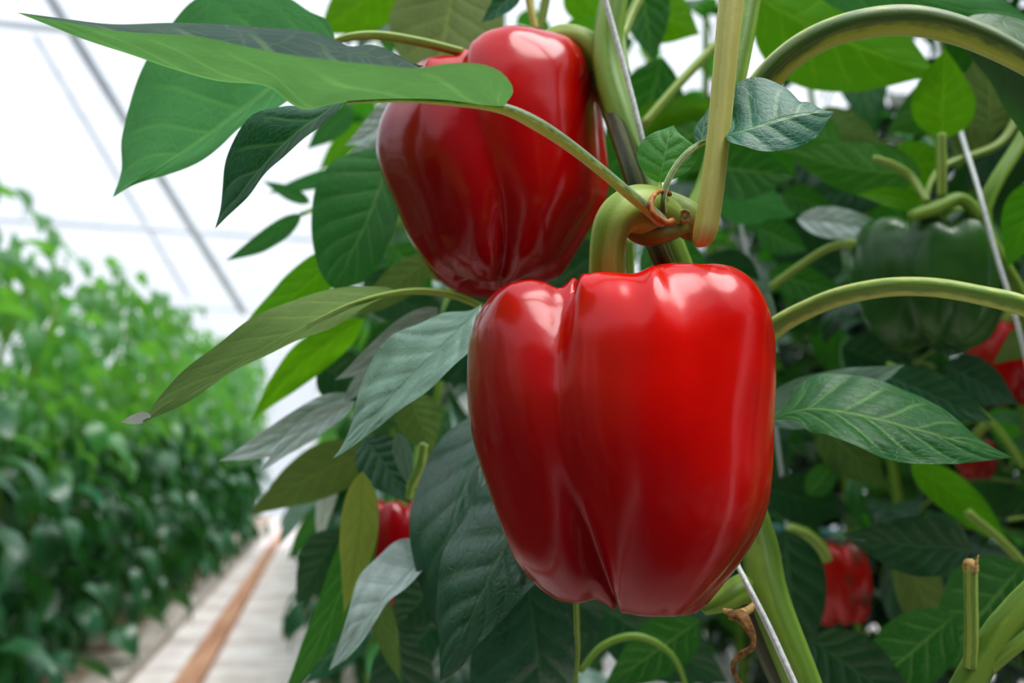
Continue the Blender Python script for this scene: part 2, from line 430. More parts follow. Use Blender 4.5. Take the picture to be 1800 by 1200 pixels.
def pepper_geo(H, Rx, Ry, grooves, nth=200, ns=130, topcav=.16, seed=0):
    """grooves: list of (angle_fn(h 0 bottom..1 top), depth_top, depth_mid, depth_bot, width)"""
    prof = np.array([(0.0, .83), (.10, .825), (.22, .85), (.36, .92), (.52, .98), (.68, 1.0), (.82, .975), (.93, .91), (.985, .81), (1.0, .68), (.995, .54), (.965, .40), (.905, .26), (.82, .15),
                     (.70, .065), (.56, .02), (.42, .005), (.28, .03), (.14, .075), (0.0, .09)])
    c = catmull(np.c_[prof, np.zeros(len(prof))], ns)
    rnd = random.Random(seed)
    vs = []
    for i in range(ns):
        rho, z = c[i, 0], c[i, 1]
        for k in range(nth):
            th = 2*PI*k/nth
            g = 0; ds = 0; db = 0
            for (af, dt, dm, dbt, w) in grooves:
                a = af(z)
                dl = abs(math.atan2(math.sin(th-a), math.cos(th-a)))
                cusp = math.exp(-(math.sqrt(dl*dl+.0012)-.0346)/w); soft = math.exp(-(dl/(w*1.25))**2)
                cd_ = np.interp(z, [0, .12, .28, .42, .62, .78, .92, 1.0], [dbt, dbt*.9, dbt*.5, dm*.55, dm*.45, dm*.7+dt*.1, dt*.8, dt])
                gg = cusp*cd_ + soft*dm*.75
                g = max(g, gg); ds = max(ds, cusp*dt); db = max(db, cusp*dbt)
            r = rho*(1-g)
            # shoulders drop into grooves; bottom rises
            zz = z
            outer = math.sin(PI*min(1, max(0, rho)))**.5 if 0 < rho < 1 else 0
            if z > .6: zz = z - ds*.55*((z-.6)/.4)*min(1, rho*2)
            elif z < .35: zz = z + db*.5*((.35-z)/.35)*min(1, rho*2.2)
            sq = 1.0 + .03*math.cos(3*th+1.0+seed) + .02*math.cos(2*th+seed)
            sq += .0045*math.sin(7*th+2.2*z*3+seed)+.004*math.sin(11*th-4*z+seed*2)+.004*math.sin(13*z+3*th+seed)
            vs.append((r*Rx*math.cos(th)*sq, r*Ry*math.sin(th)*sq, (zz-.5)*H))
    fs = []
    for i in range(ns-1):
        for k in range(nth):
            k2 = (k+1) % nth
            fs.append((i*nth+k, (i+1)*nth+k, (i+1)*nth+k2, i*nth+k2))
    return np.array(vs), fs

def smooth1(a, k=7):
    ker = np.hanning(k+2)[1:-1]; ker /= ker.sum()
    return np.convolve(np.pad(a, k//2, mode='edge'), ker, mode='valid')

def fit_envelope(V, left, right, top, bot, iters=14):
    """V world vertices; shape the fruit so that its outline has the traced profile"""
    fl, fr, ft, fb = map(interp_s, (left, right, top, bot))
    yl = (left[0][0], left[-1][0]); yr = (right[0][0], right[-1][0]); xt = (top[0][0], top[-1][0]); xb = (bot[0][0], bot[-1][0])
    for it in range(iters):
        x, y, d = proj(V)
        y0, y1 = y.min(), y.max(); cx = (x.min()+x.max())/2; hw = (x.max()-x.min())/2
        # horizontal
        bins = np.linspace(y0, y1, 50); ctr = (bins[:-1]+bins[1:])/2
        ix = np.clip(np.digitize(y, bins)-1, 0, len(ctr)-1)
        mn = np.full(len(ctr), 1e9); mx = np.full(len(ctr), -1e9)
        np.minimum.at(mn, ix, x); np.maximum.at(mx, ix, x)
        dl = np.where((ctr >= yl[0]) & (ctr <= yl[1]) & (mn < 1e8), fl(ctr)-mn, np.nan)
        dr = np.where((ctr >= yr[0]) & (ctr <= yr[1]) & (mx > -1e8), fr(ctr)-mx, np.nan)
        def fill(a):
            ok = ~np.isnan(a); return smooth1(np.interp(np.arange(len(a)), np.where(ok)[0], a[ok]), 11 if len(a) < 80 else 7)
        dl, dr = fill(dl), fill(dr)
        wl = np.clip((cx-x)/hw*.9+.1, 0, 1); wr = np.clip((x-cx)/hw*.9+.1, 0, 1)
        dx = .6*(np.interp(y, ctr, dl)*wl + np.interp(y, ctr, dr)*wr)
        # vertical
        bx = np.linspace(x.min(), x.max(), 90); cc = (bx[:-1]+bx[1:])/2
        iy = np.clip(np.digitize(x, bx)-1, 0, len(cc)-1)
        mn = np.full(len(cc), 1e9); mx = np.full(len(cc), -1e9)
        np.minimum.at(mn, iy, y); np.maximum.at(mx, iy, y)
        dt = np.where((cc >= xt[0]) & (cc <= xt[1]) & (mn < 1e8), ft(cc)-mn, np.nan)
        db = np.where((cc >= xb[0]) & (cc <= xb[1]) & (mx > -1e8), fb(cc)-mx, np.nan)
        dt, db = fill(dt), fill(db)
        h = (y1-y)/(y1-y0)
        wt = np.clip((h-.45)/.5, 0, 1)**1.5; wb = np.clip((.5-h)/.45, 0, 1)**1.5
        dy = .6*(np.interp(x, cc, dt)*wt + np.interp(x, cc, db)*wb)
        V = V + (dx*d/F)[:, None]*rt - (dy*d/F)[:, None]*up
    return V

def make_pepper(name, label, centre, H, W, D, grooves, mat, env=None, seed=0, tilt=0.0, nth=200, ns=130, turn=0.0):
    v, f = pepper_geo(H, W/2, D/2, grooves, seed=seed, nth=nth, ns=ns)
    ct, st = math.cos(tilt), math.sin(tilt)
    v = np.c_[v[:, 0]*ct - v[:, 2]*st, v[:, 1], v[:, 0]*st + v[:, 2]*ct]
    fh = np.array([fw[0], fw[1], 0]); fh /= np.linalg.norm(fh)
    c = P(*centre)
    V = c + v[:, :1]*rt + v[:, 1:2]*fh + v[:, 2:3]*np.array([0, 0, 1.0])
    if env: V = fit_envelope(V, *env)
    root = empty(name, c - np.array([0, 0, H/2]), label, 'pepper')
    o = mesh_obj('fruit_body', V, f, mat, root)
    # object coordinates centred on the fruit
    return root, o

G = lambda *t: (lambda z, tt=t: math.radians(np.interp(z, [q[0] for q in tt], [q[1] for q in tt])))

front_env = (
    [(515, 864), (530, 850), (560, 834), (600, 824), (650, 820), (700, 821), (750, 826), (800, 838), (850, 855), (900, 872), (950, 890), (1000, 915), (1030, 944), (1046, 966)],
    [(500, 1332), (520, 1345), (550, 1356), (600, 1363), (650, 1365), (700, 1363), (750, 1361), (800, 1360), (850, 1357), (900, 1348), (930, 1337), (960, 1320), (1000, 1293), (1040, 1262), (1060, 1245)],
    [(870, 512), (890, 500), (910, 494), (930, 491), (950, 493), (965, 498), (980, 507), (992, 499), (1010, 487), (1030, 480), (1060, 477), (1090, 479), (1112, 481), (1130, 474), (1150, 466), (1180, 462), (1210, 462), (1230, 464), (1260, 463), (1290, 468), (1315, 482), (1332, 500)],
    [(925, 1016), (940, 1032), (960, 1048), (980, 1057), (1000, 1061), (1020, 1060), (1035, 1055), (1045, 1053), (1060, 1062), (1080, 1072), (1100, 1079), (1130, 1083), (1160, 1084), (1200, 1083), (1225, 1078), (1245, 1064)])
fg = [(G((0, -112), (.15, -115), (.35, -119), (.6, -120), (.85, -121), (1, -124)), .20, .085, .17, .15),
      (G((0, -30), (1, -22)), .15, .035, .10, .32),
      (G((0, -62), (1, -78)), .06, .014, .02, .2),
      (G((0, -160), (1, -158)), .04, .012, .03, .2),
      (G((0, 70), (1, 66)), .16, .06, .12, .35),
      (G((0, 165), (1, 168)), .14, .06, .12, .35)]
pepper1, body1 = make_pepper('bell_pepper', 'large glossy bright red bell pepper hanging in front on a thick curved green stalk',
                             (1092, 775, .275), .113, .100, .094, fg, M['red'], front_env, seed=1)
back_env = (
    [(150, 700), (190, 674), (240, 660), (290, 664), (330, 680), (370, 698), (410, 713), (450, 736), (480, 758)],
    [(85, 1022), (110, 1036), (170, 1055), (230, 1063), (300, 1071), (340, 1070), (360, 1063), (400, 1042), (440, 1018)],
    [(740, 106), (750, 101), (780, 97), (798, 98), (810, 93), (825, 78), (840, 64), (860, 53), (890, 45), (910, 44), (930, 47), (950, 51), (980, 58), (1000, 64), (1015, 76)],
    [(770, 495), (800, 514), (830, 522), (860, 524), (900, 519), (925, 505), (960, 498), (985, 488)])
bg = [(G((0, -76), (.12, -80), (.35, -88), (.6, -98), (.85, -108), (1, -112)), .20, .085, .15, .17),
      (G((0, -10), (1, -12)), .12, .04, .08, .25),
      (G((0, -140), (1, -140)), .06, .02, .05, .3),
      (G((0, 80), (1, 75)), .16, .06, .12, .35),
      (G((0, 178), (1, 175)), .14, .06, .12, .35)]
pepper2, body2 = make_pepper('bell_pepper', 'crimson bell pepper behind the long leaf, above the bigger bright red one',
                             (866, 285, .375), .116, .102, .085, bg, M['red2'], back_env, seed=4)
for o_ in (pepper1, pepper2): pass
# stalks
tube('stalk', [(1068, 530, .274), (1067, 478, .270), (1068, 430, .268), (1078, 392, .268), (1102, 370, .271), (1132, 372, .276), (1160, 382, .281), (1188, 390, .285)],
     [36, 32, 31, 34, 40, 46, 42, 28], M['stalk'], pepper1, px=True, seg=24, shape=lambda th: 1+.04*math.cos(5*th))
tube('stalk', [(945, 90, .375), (985, 68, .372), (1020, 72, .370), (1048, 98, .370), (1062, 135, .374), (1075, 165, .380)], [22, 24, 24, 26, 27, 22], M['stalk'], pepper2, px=True, seg=16)

# ------------------------------------------------------------------ the near plant
near = empty('pepper_plant', (.16, .36, 0), 'near plant with ridged stems, broad leaves and a knotted node above the front pepper', 'plant')
tube('main_stem', [(1170, -260, .39), (1110, -120, .37), (1075, 20, .36), (1068, 110, .355), (1098, 220, .345), (1135, 330, .338), (1170, 420, .332), (1200, 500, .335), (1260, 700, .35), (1310, 880, .345), (1335, 960, .335), (1350, 1040, .325), (1410, 1200, .315), (1500, 1440, .34), (1600, 2100, .42)],
     [20, 22, 24, 25, 26, 27, 28, 28, 30, 31, 32, 33, 32, 32, 26], M['stem'], near, px=True, seg=20, shape=lambda th: 1+.06*math.cos(4*th), n=130)
tube('side_stem', [(1056, 118, .372), (1074, 190, .352), (1108, 290, .326), (1135, 375, .320), (1165, 455, .315), (1195, 520, .325), (1230, 640, .345)], [19, 18, 18, 20, 19, 18, 17], M['stemdark'], near, px=True, seg=16, shape=lambda th: 1+.08*math.cos(4*th))
tube('side_stem', [(1345, -180, .33), (1318, -20, .32), (1300, 80, .312), (1284, 160, .306), (1262, 250, .300), (1240, 330, .295), (1218, 385, .291), (1200, 410, .290)], [22, 21, 21, 20, 17, 18, 24, 22], M['stem'], near, px=True, seg=18, shape=lambda th: 1+.10*math.cos(4*th))
tube('node_joint', [(1150, 372, .290), (1172, 374, .288), (1198, 378, .286), (1222, 390, .286), (1236, 404, .287)], [34, 38, 32, 24, 12], M['stalk'], near, px=True, seg=18)
M['nodebrown'] = stem_material('node_olive_brown', (84, 84, 34), (136, 140, 62), 3, .4)
tube('node_joint', [(1098, 404, .277), (1116, 406, .276), (1140, 406, .276), (1170, 402, .279), (1200, 396, .284), (1222, 398, .287)], [8, 20, 27, 24, 17, 10], M['nodebrown'], near, px=True, seg=20)
o = tube('leaf_stalk', [(1305, -160, .27), (1287, -20, .268), (1277, 80, .266), (1268, 180, .265), (1258, 280, .264), (1246, 370, .264), (1236, 415, .265), (1228, 424, .268)], [24, 22.5, 21, 20.5, 20.5, 21, 20, 12], M['yellowstalk'], near, px=True, seg=20, shape=lambda th: 1+.04*math.cos(3*th))
o['label'] = 'pale yellow leaf stalk'
def ring(px, py, d, r, mat, parent, name):
    c = P(px, py, d); v, f = [], []
    prof = [(0, .25), (.35, .3), (.5, .1), (.62, .28), (.8, .5), (1.0, .35), (1.12, -.5)]
    for rr, h in prof:
        for k in range(20):
            a = 2*PI*k/20; v.append(c + r*rr*(math.cos(a)*rt + math.sin(a)*up) - fw*h*r)
    for i in range(len(prof)-1):
        for k in range(20):
            k2 = (k+1) % 20; f.append((i*20+k, i*20+k2, (i+1)*20+k2, (i+1)*20+k))
    return mesh_obj(name, v, f, mat, parent)
ring(1203, 380, .2768, 12*.2768/F, M['scar'], near, 'bud_scar')
tube('dried_tendril', [(1174, 339, .272), (1160, 336, .266), (1150, 343, .262), (1144, 357, .2595), (1147, 373, .2585), (1158, 384, .259), (1172, 391, .2605), (1182, 389, .262)], [3.5, 4, 4.5, 5, 5.5, 5.5, 5.5, 7], M['orange'], near, px=True, n=40)
tube('dried_tendril', [(1168, 342, .273), (1174, 339, .272), (1178, 342, .271)], [4, 5.5, 4], M['brown'], near, px=True)
tube('dried_tendril', [(1282, 1082, .305), (1302, 1084, .303), (1312, 1098, .302), (1322, 1118, .301), (1320, 1138, .300), (1302, 1150, .300), (1289, 1166, .300), (1291, 1183, .300), (1303, 1205, .302), (1320, 1240, .306)],
     [7, 11, 9, 6, 5, 6, 4.5, 4, 4.5, 5], M['brown'], near, px=True, n=70, shape=lambda th: 1+.2*math.cos(3*th))
# old truss node under the front pepper
tube('node_joint', [(1236, 1072, .322), (1262, 1060, .322), (1295, 1040, .325), (1325, 1030, .33), (1342, 1010, .335)], [9, 17, 24, 26, 18], M['stem'], near, px=True, seg=16, shape=lambda th: 1+.08*math.cos(5*th))
tube('node_joint', [(1270, 1072, .306), (1295, 1078, .306), (1315, 1072, .308), (1328, 1060, .311)], [4, 7, 7, 5], M['cut'], near, px=True)
tube('side_stem', [(1318, 1010, .345), (1318, 1060, .345), (1340, 1130, .345), (1385, 1230, .35), (1450, 1400, .37)], [14, 17, 17, 17, 17], M['stemdark'], near, px=True, seg=16, shape=lambda th: 1+.08*math.cos(4*th))
tube('side_stem', [(1106, 420, .36), (1108, 500, .36), (1112, 620, .36)], [8, 8, 8], M['stem'], near, px=True)
tube('side_stem', [(1012, 1040, .33), (1014, 1100, .33), (1016, 1150, .33), (1010, 1210, .33), (1005, 1290, .335)], [5, 5.5, 4, 4, 4], M['stemlight'], near, px=True)
# hairline twigs at the top
tube('side_stem', [(925, -30, .42), (934, 20, .42), (941, 52, .42)], [7, 7, 7], M['yellowstalk'], near, px=True)
tube('side_stem', [(965, -30, .44), (955, 20, .44), (948, 55, .44)], [8, 8, 8], M['stemlight'], near, px=True)
tube('side_stem', [(1080, -20, .42), (1090, 60, .41), (1100, 130, .40)], [10, 9, 8], M['stem'], near, px=True)
tube('side_stem', [(1145, -40, .43), (1110, 25, .42), (1092, 70, .41)], [9, 9, 9], M['stemlight'], near, px=True)
tube('side_stem', [(1262, 75, .50), (1200, 140, .49), (1130, 220, .48)], [8, 8, 8], M['stemlight'], near, px=True)

# --- long front leaf, seen on edge
mid = [(884, 190, .243), (820, 186, .240), (700, 172, .236), (610, 168, .236), (530, 160, .240), (450, 135, .245), (350, 108, .251), (250, 86, .258), (150, 62, .264), (85, 42, .268), (30, 22, .271)]
nearside = [(902, 152, .226), (885, 128, .222), (850, 112, .216), (790, 112, .210), (730, 124, .206), (650, 118, .204), (560, 106, .206), (450, 87, .213), (350, 66, .224), (250, 54, .235), (170, 48, .247), (100, 36, .260)]
farside = [(870, 184, .252), (800, 160, .262), (745, 125, .276), (700, 98, .285), (655, 82, .292), (612, 86, .295), (590, 74, .297), (540, 56, .298), (480, 46, .300), (400, 40, .300), (300, 40, .298), (200, 42, .290), (110, 32, .279)]
# the blade's lower rim bows down below the midrib
lower = [(860, 188, .241), (800, 182, .239), (700, 176, .237), (600, 180, .236), (535, 193, .236), (505, 178, .238), (470, 152, .242), (380, 142, .247), (300, 120, .252), (230, 96, .257), (150, 70, .262), (90, 46, .267)]
v_, f_, u_ = leaf_grid(WP([mid[0]]+lower+[mid[-1]]), WP([mid[0]]+nearside+[mid[-1]]), WP([mid[0]]+farside+[mid[-1]]), side='under', n=70, m=12, pucker=.006, wav=.004, seed=3)
big = mesh_obj('leaf', v_, f_, M['under'], near, u_); big['label'] = 'long leaf with pale green underside turned to view'
tube('petiole', [(1162, 388, .272), (1143, 371, .2635), (1106, 341, .2575), (1060, 302, .255), (1000, 255, .252), (940, 216, .247), (884, 191, .243), (800, 181, .2385), (700, 176, .2365), (610, 180, .2355)],
     [12, 11, 10, 10, 11, 12, 10, 6, 4, 3], M['petiole'], big, px=True, seg=18, shape=groove_at(1.4, .3, .5), n=80)

# --- broad leaf behind it, hanging to the lower left
leaf(near, 'lit', [(590, 70, .345), (520, 120, .345), (440, 185, .34), (350, 250, .335), (270, 300, .33), (198, 347, .33)],
     [(575, 35, .35), (545, 20, .352), (500, -8, .355), (420, -14, .36), (345, 2, .36), (300, 45, .36), (262, 100, .355), (230, 170, .35), (212, 240, .345), (214, 300, .338)],
     [(580, 100, .335), (545, 150, .33), (490, 190, .325), (435, 222, .32), (395, 255, .322), (340, 285, .325), (290, 308, .328), (235, 325, .33)],
     side='under', label='broad leaf lit through from behind', pet=[(812, 92, .365), (740, 74, .36), (660, 62, .352), (610, 66, .347), (585, 74, .345)], pr=[8, 8, 8, 7, 5], pmat='stemlight', seed=5, n=60, m=12)
# dark leaf hanging below
leaf(near, 'teal', [(612, 168, .30), (575, 195, .298), (520, 235, .296), (465, 290, .295), (420, 345, .295), (378, 402, .297)],
     [(585, 176, .302), (540, 186, .303), (500, 183, .304), (450, 198, .304), (420, 232, .302), (400, 275, .30), (392, 330, .298), (386, 372, .298)],
     [(596, 190, .29), (570, 212, .288), (525, 250, .286), (480, 292, .287), (448, 335, .29), (415, 365, .294)], side='top', label='dark blue-green leaf with pointed tip', seed=6, n=50, m=10)
qleaf(near, 'teal', (612, 100), (745, 116), 50, .30, .305, bend=8, asym=.2)
# --- long olive leaf to the lower left
leaf(near, 'olive', [(700, 514, .335), (620, 535, .325), (520, 580, .31), (430, 630, .30), (350, 678, .292), (290, 712, .288), (250, 742, .286)],
     [(680, 505, .338), (620, 503, .335), (530, 518, .325), (440, 565, .312), (380, 608, .303), (320, 655, .296), (270, 710, .29)],
     [(650, 535, .325), (590, 568, .315), (500, 610, .303), (430, 645, .296), (370, 682, .29), (310, 716, .287)],
     side='under', label='long olive green leaf with a curled white tip', pet=[(850, 540, .35), (800, 520, .345), (750, 512, .34), (700, 514, .335), (620, 533, .3235), (540, 570, .311)], pr=[7, 7, 7, 6, 3, 1], pmat='stemlight', seed=7, n=56, m=8, pucker=.006)
qleaf(near, 'whitetip', (266, 730), (212, 742), 20, .2865, .287)
# --- pale glossy leaf beside the front pepper
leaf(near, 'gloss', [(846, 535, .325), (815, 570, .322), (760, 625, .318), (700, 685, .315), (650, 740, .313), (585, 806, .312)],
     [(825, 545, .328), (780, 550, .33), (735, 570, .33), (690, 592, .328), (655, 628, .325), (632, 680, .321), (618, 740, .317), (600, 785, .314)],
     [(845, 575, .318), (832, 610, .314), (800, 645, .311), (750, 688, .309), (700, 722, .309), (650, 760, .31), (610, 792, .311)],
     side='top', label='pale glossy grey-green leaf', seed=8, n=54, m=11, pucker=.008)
# --- curled leaves at the lower middle
leaf(near, 'sheen', [(890, 700, .40), (850, 780, .385), (810, 870, .37), (785, 970, .36), (785, 1060, .358), (800, 1150, .36)],
     [(850, 720, .41), (790, 760, .40), (745, 820, .39), (720, 890, .38), (725, 980, .37), (752, 1070, .363), (780, 1130, .36)],
     [(900, 760, .39), (900, 860, .37), (880, 960, .355), (850, 1050, .35), (820, 1110, .355)], side='top', label='large dark leaf bent downward', seed=9, n=50, m=11)
leaf(near, 'sheen', [(960, 840, .34), (900, 930, .332), (866, 1000, .328), (830, 1080, .325), (800, 1140, .324), (774, 1197, .324)],
     [(920, 800, .35), (858, 845, .352), (810, 915, .348), (778, 975, .342), (768, 1050, .336), (772, 1120, .33), (773, 1170, .326)],
     [(975, 920, .33), (970, 985, .325), (930, 1035, .32), (885, 1085, .32), (840, 1135, .321), (805, 1178, .323)],
     side='top', label='large ribbed dark green leaf under the front pepper', seed=10, n=56, m=12, pucker=.01)
leaf(near, 'sheen', [(925, 1010, .37), (935, 1080, .365), (948, 1160, .36), (965, 1260, .36), (975, 1340, .365)],
     [(880, 1050, .375), (840, 1110, .375), (825, 1180, .372), (850, 1260, .368), (920, 1320, .366)],
     [(980, 1030, .36), (1008, 1100, .355), (1015, 1180, .354), (1010, 1260, .357), (990, 1310, .36)], side='top', seed=11, n=44, m=10, pucker=.011, label='shiny dark leaf below the front pepper')
leaf(near, 'palesheen', [(760, 975, .375), (725, 1000, .372), (690, 1035, .368), (655, 1075, .365), (625, 1110, .363), (600, 1150, .362), (578, 1178, .362)],
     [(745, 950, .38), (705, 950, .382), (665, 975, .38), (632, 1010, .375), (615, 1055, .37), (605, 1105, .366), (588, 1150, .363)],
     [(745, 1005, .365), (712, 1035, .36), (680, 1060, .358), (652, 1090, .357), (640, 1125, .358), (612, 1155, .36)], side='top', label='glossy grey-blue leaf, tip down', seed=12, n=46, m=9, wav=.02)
# --- small leaves at the node
sl = leaf(near, 'teal', [(1272, 238, .262), (1310, 229, .260), (1350, 217, .260), (1390, 205, .261), (1430, 198, .263), (1466, 196, .266)],
     [(1275, 200, .268), (1282, 165, .270), (1302, 143, .271), (1330, 136, .271), (1362, 143, .270), (1388, 158, .269), (1404, 178, .267), (1424, 180, .266), (1444, 192, .266)],
     [(1284, 250, .258), (1305, 256, .256), (1340, 266, .256), (1375, 265, .257), (1410, 255, .259), (1440, 236, .262), (1454, 214, .264)],
     side='top', label='small rounded blue-green leaf with pale veins', seed=13, n=50, m=12, pucker=.006, wav=.006)
tube('petiole', [(1276, 240, .2625), (1252, 246, .276), (1232, 252, .279), (1205, 272, .276), (1182, 302, .272), (1168, 335, .269), (1164, 360, .268), (1166, 378, .272)], [3, 4, 5, 5.5, 5.5, 6, 6.5, 7], M['petiole'], sl, px=True, n=50)
leaf(near, 'teal', [(1232, 256, .279), (1235, 235, .281), (1240, 210, .283), (1252, 190, .285), (1262, 175, .287)], [(1222, 248, .281), (1220, 230, .283), (1228, 215, .285), (1238, 200, .286), (1250, 184, .287)],
     [(1245, 250, .279), (1256, 235, .28), (1262, 212, .283), (1264, 192, .286)], side='top', seed=14, n=24, m=6)
leaf(near, 'young', [(1160, 322, .282), (1163, 300, .281), (1168, 275, .281), (1174, 248, .282), (1184, 220, .284)],
     [(1140, 312, .283), (1125, 292, .284), (1120, 270, .285), (1130, 247, .285), (1150, 232, .285), (1168, 226, .285)],
     [(1185, 314, .279), (1210, 300, .278), (1224, 280, .279), (1222, 258, .28), (1205, 243, .281), (1192, 232, .283)],
     side='top', label='small rounded light green leaf', pet=[(1160, 374, .271), (1157, 350, .272), (1160, 322, .282)], pr=[5, 4, 3.5], pmat='stemlight', seed=15, n=40, m=10, pucker=.01)
# --- arched petiole at the upper right with its leaf hanging beyond the edge
rl = leaf(near, 'dark', [(1690, 62, .315), (1760, 98, .31), (1830, 150, .305), (1900, 230, .305), (1960, 330, .31), (2000, 430, .32)],
     [(1700, 30, .325), (1780, 25, .33), (1870, 60, .33), (1960, 150, .33), (2020, 280, .33)],
     [(1700, 90, .32), (1740, 150, .33), (1790, 230, .34), (1860, 330, .34), (1940, 400, .33)], side='under', seed=16, n=40, m=10, label='dark leaf at the end of the arched petiole')
tube('petiole', [(1300, 215, .312), (1345, 143, .308), (1400, 90, .303), (1460, 58, .300), (1530, 40, .298), (1600, 36, .298), (1680, 52, .299), (1760, 85, .300), (1840, 135, .302), (1920, 210, .304)],
     [25, 26, 25, 25, 26, 26, 25, 23, 18, 12], M['petiole'], rl, px=True, seg=24, shape=groove_at(2.6, .35, .45), n=90)
r2 = qleaf(near, 'dark', (1870, 572), (2180, 800), 170, .30, .31)
tube('petiole', [(1258, 700, .352), (1300, 636, .345), (1365, 574, .335), (1420, 543, .328), (1480, 520, .32), (1560, 505, .312), (1640, 505, .306), (1720, 518, .302), (1800, 538, .30), (1880, 580, .30)],
     [17, 17, 18, 17, 17, 17, 17, 17, 18, 8], M['petiolelight'], r2, px=True, seg=22, shape=groove_at(2.4, .25, .5), n=80)
# --- right leaf
leaf(near, 'mid', [(1352, 738, .335), (1390, 724, .332), (1430, 718, .328), (1480, 724, .323), (1540, 736, .318), (1600, 752, .314), (1660, 768, .312), (1720, 786, .312), (1780, 804, .314)],
     [(1385, 708, .34), (1405, 680, .343), (1440, 657, .343), (1490, 656, .34), (1550, 668, .336), (1610, 690, .331), (1660, 722, .325), (1700, 755, .32), (1740, 782, .316)],
     [(1375, 738, .33), (1400, 742, .324), (1425, 760, .318), (1450, 763, .312), (1490, 778, .308), (1550, 800, .305), (1610, 813, .305), (1670, 816, .307), (1730, 810, .31)],
     side='top', label='broad pointed leaf beside the front pepper', seed=17, n=56, m=12, pucker=.009, pet=[(1300, 770, .345), (1330, 748, .34), (1352, 738, .335)], pr=[6, 6, 5], pmat='stemlight')

# --- forked branch at the lower right
stub = tube('side_stem', [(1560, 2400, .36), (1590, 1600, .33), (1640, 1330, .32), (1705, 1200, .315), (1750, 1120, .312), (1800, 1060, .31), (1870, 990, .31), (2050, 800, .33), (2200, 300, .36), (2250, -200, .40)], [26, 26, 26, 26, 25, 24, 22, 20, 17, 12], M['stem'], near, px=True, seg=20, shape=lambda th: 1+.06*math.cos(5*th))
tube('side_stem', [(1735, 1170, .312), (1770, 1140, .309), (1810, 1110, .308), (1900, 1050, .31), (2080, 960, .32), (2200, 900, .33)], [17, 17, 17, 15, 12, 5], M['stem'], near, px=True, seg=16)
cs = tube('cut_stub', [(1706, 1172, .312), (1708, 1120, .312), (1707, 1050, .312), (1706, 995, .312)], [13, 12, 11.5, 12], M['stemlight'], near, px=True, seg=16)
tube('cut_end', [(1707, 1004, .312), (1706, 990, .312), (1708, 984, .312)], [12.6, 12.5, 8], M['cut'], cs, px=True, seg=12, shape=lambda th: 1+.12*math.cos(4*th))
tube('cut_end', [(1715, 1000, .307), (1717, 985, .307), (1720, 975, .307)], [3, 2.5, 1], M['cut'], cs, px=True, seg=8)

# ------------------------------------------------------------------ support twine
def twine(label, pts, r):
    o = tube('support_twine', pts, r, M['string'], None, px=True, seg=10, shape=lambda th: 1+.1*math.cos(3*th))
    return tag(o, label, 'twine', 'white twines that hold the plants up')
twine('white twine running down beside the crimson pepper and behind the front pepper', [(990, -300, .34), (1064, 0, .338), (1100, 130, .336), (1130, 250, .334), (1180, 480, .352), (1235, 750, .37), (1290, 970, .33), (1310, 1020, .296), (1350, 1100, .292), (1400, 1210, .288), (1500, 1430, .29)], [5, 5, 5, 5, 4, 4, 4, 5, 6, 6, 6])
twine('thin blurred white twine hanging between the front pepper and the pale beam', [(1265, -200, .74), (1300, 380, .74), (1318, 470, .74), (1370, 800, .73), (1384, 925, .73), (1395, 1250, .74)], 3.4)
twine('pale twine passing in front of the green pepper on the second plant', [(1600, -200, .66), (1650, 90, .62), (1690, 235, .53), (1722, 340, .475), (1752, 450, .465), (1786, 560, .46), (1840, 800, .50)], 4)

# ------------------------------------------------------------------ middle-distance plants (traced leaves + more)
behind = empty('pepper_plant', (.16, .72, 0), 'leafy plant just behind the near one, glossy grey leaves drooping toward the path', 'plant')
tube('main_stem', [(880, -400, .6), (850, 0, .62), (800, 500, .64), (760, 700, .62), (720, 1000, .6), (700, 1700, .64)], [12, 13, 15, 15, 15, 15], M['stem'], behind, px=True)
rightp = empty('pepper_plant', (.50, .46, 0), 'plant at the right carrying the dark green pepper', 'plant')
ql = qleaf
B = behind; R = rightp
# centre/left cluster
leaf(B, 'lit', [(690, 262, .43), (672, 320, .425), (645, 390, .42), (615, 450, .42), (590, 508, .42)], [(650, 262, .435), (590, 280, .435), (556, 330, .432), (548, 400, .428), (556, 460, .424), (575, 498, .42)],
     [(715, 300, .42), (705, 360, .415), (685, 430, .41), (645, 490, .415), (610, 505, .42)], side='top', seed=31, n=40, m=9, label='leaf hanging straight down, lit through')
ql(B, 'lit', (530, 376), (396, 458), 36, .50, .50, bend=-6, pet=[(600, 370, .52), (560, 366, .51), (530, 376, .50)], pr=[4, 4, 4])
ql(B, 'lit', (545, 356), (462, 318), 24, .58)
ql(B, 'bright', (600, 440), (412, 590), 72, .46, .45, bend=-10, side='under')
ql(B, 'bright', (640, 560), (440, 742), 66, .47, .50, bend=14, side='under')
ql(B, 'palesheen', (610, 690), (384, 810), 62, .41, .40, bend=-16)
ql(B, 'palesheen', (625, 705), (457, 832), 42, .405, .395, bend=12)
ql(B, 'palesheen', (770, 540), (588, 668), 62, .40, .40, bend=-10)
ql(B, 'palesheen', (665, 640), (598, 712), 30, .41)
ql(B, 'palesheen', (700, 175), (605, 255), 52, .45, .45, bend=-14)
ql(B, 'palesheen', (690, 250), (600, 285), 40, .46)
ql(B, 'lit', (620, 190), (540, 262), 46, .6)
ql(B, 'bright', (640, 215), (560, 300), 40, .7)
ql(B, 'olive', (660, 790), (440, 905), 92, .52, .55, bend=10, side='under')
ql(B, 'palesheen', (600, 800), (560, 965), 36, .55, .6, bend=8)
ql(B, 'gloss', (545, 850), (490, 960), 34, .8)
ql(B, 'mid', (580, 880), (505, 985), 40, .9)
yl = ql(B, 'yellow', (637, 828), (604, 1078), 66, .41, .40, bend=-8, side='under'); yl['label'] = 'yellowing leaf hanging vertically'
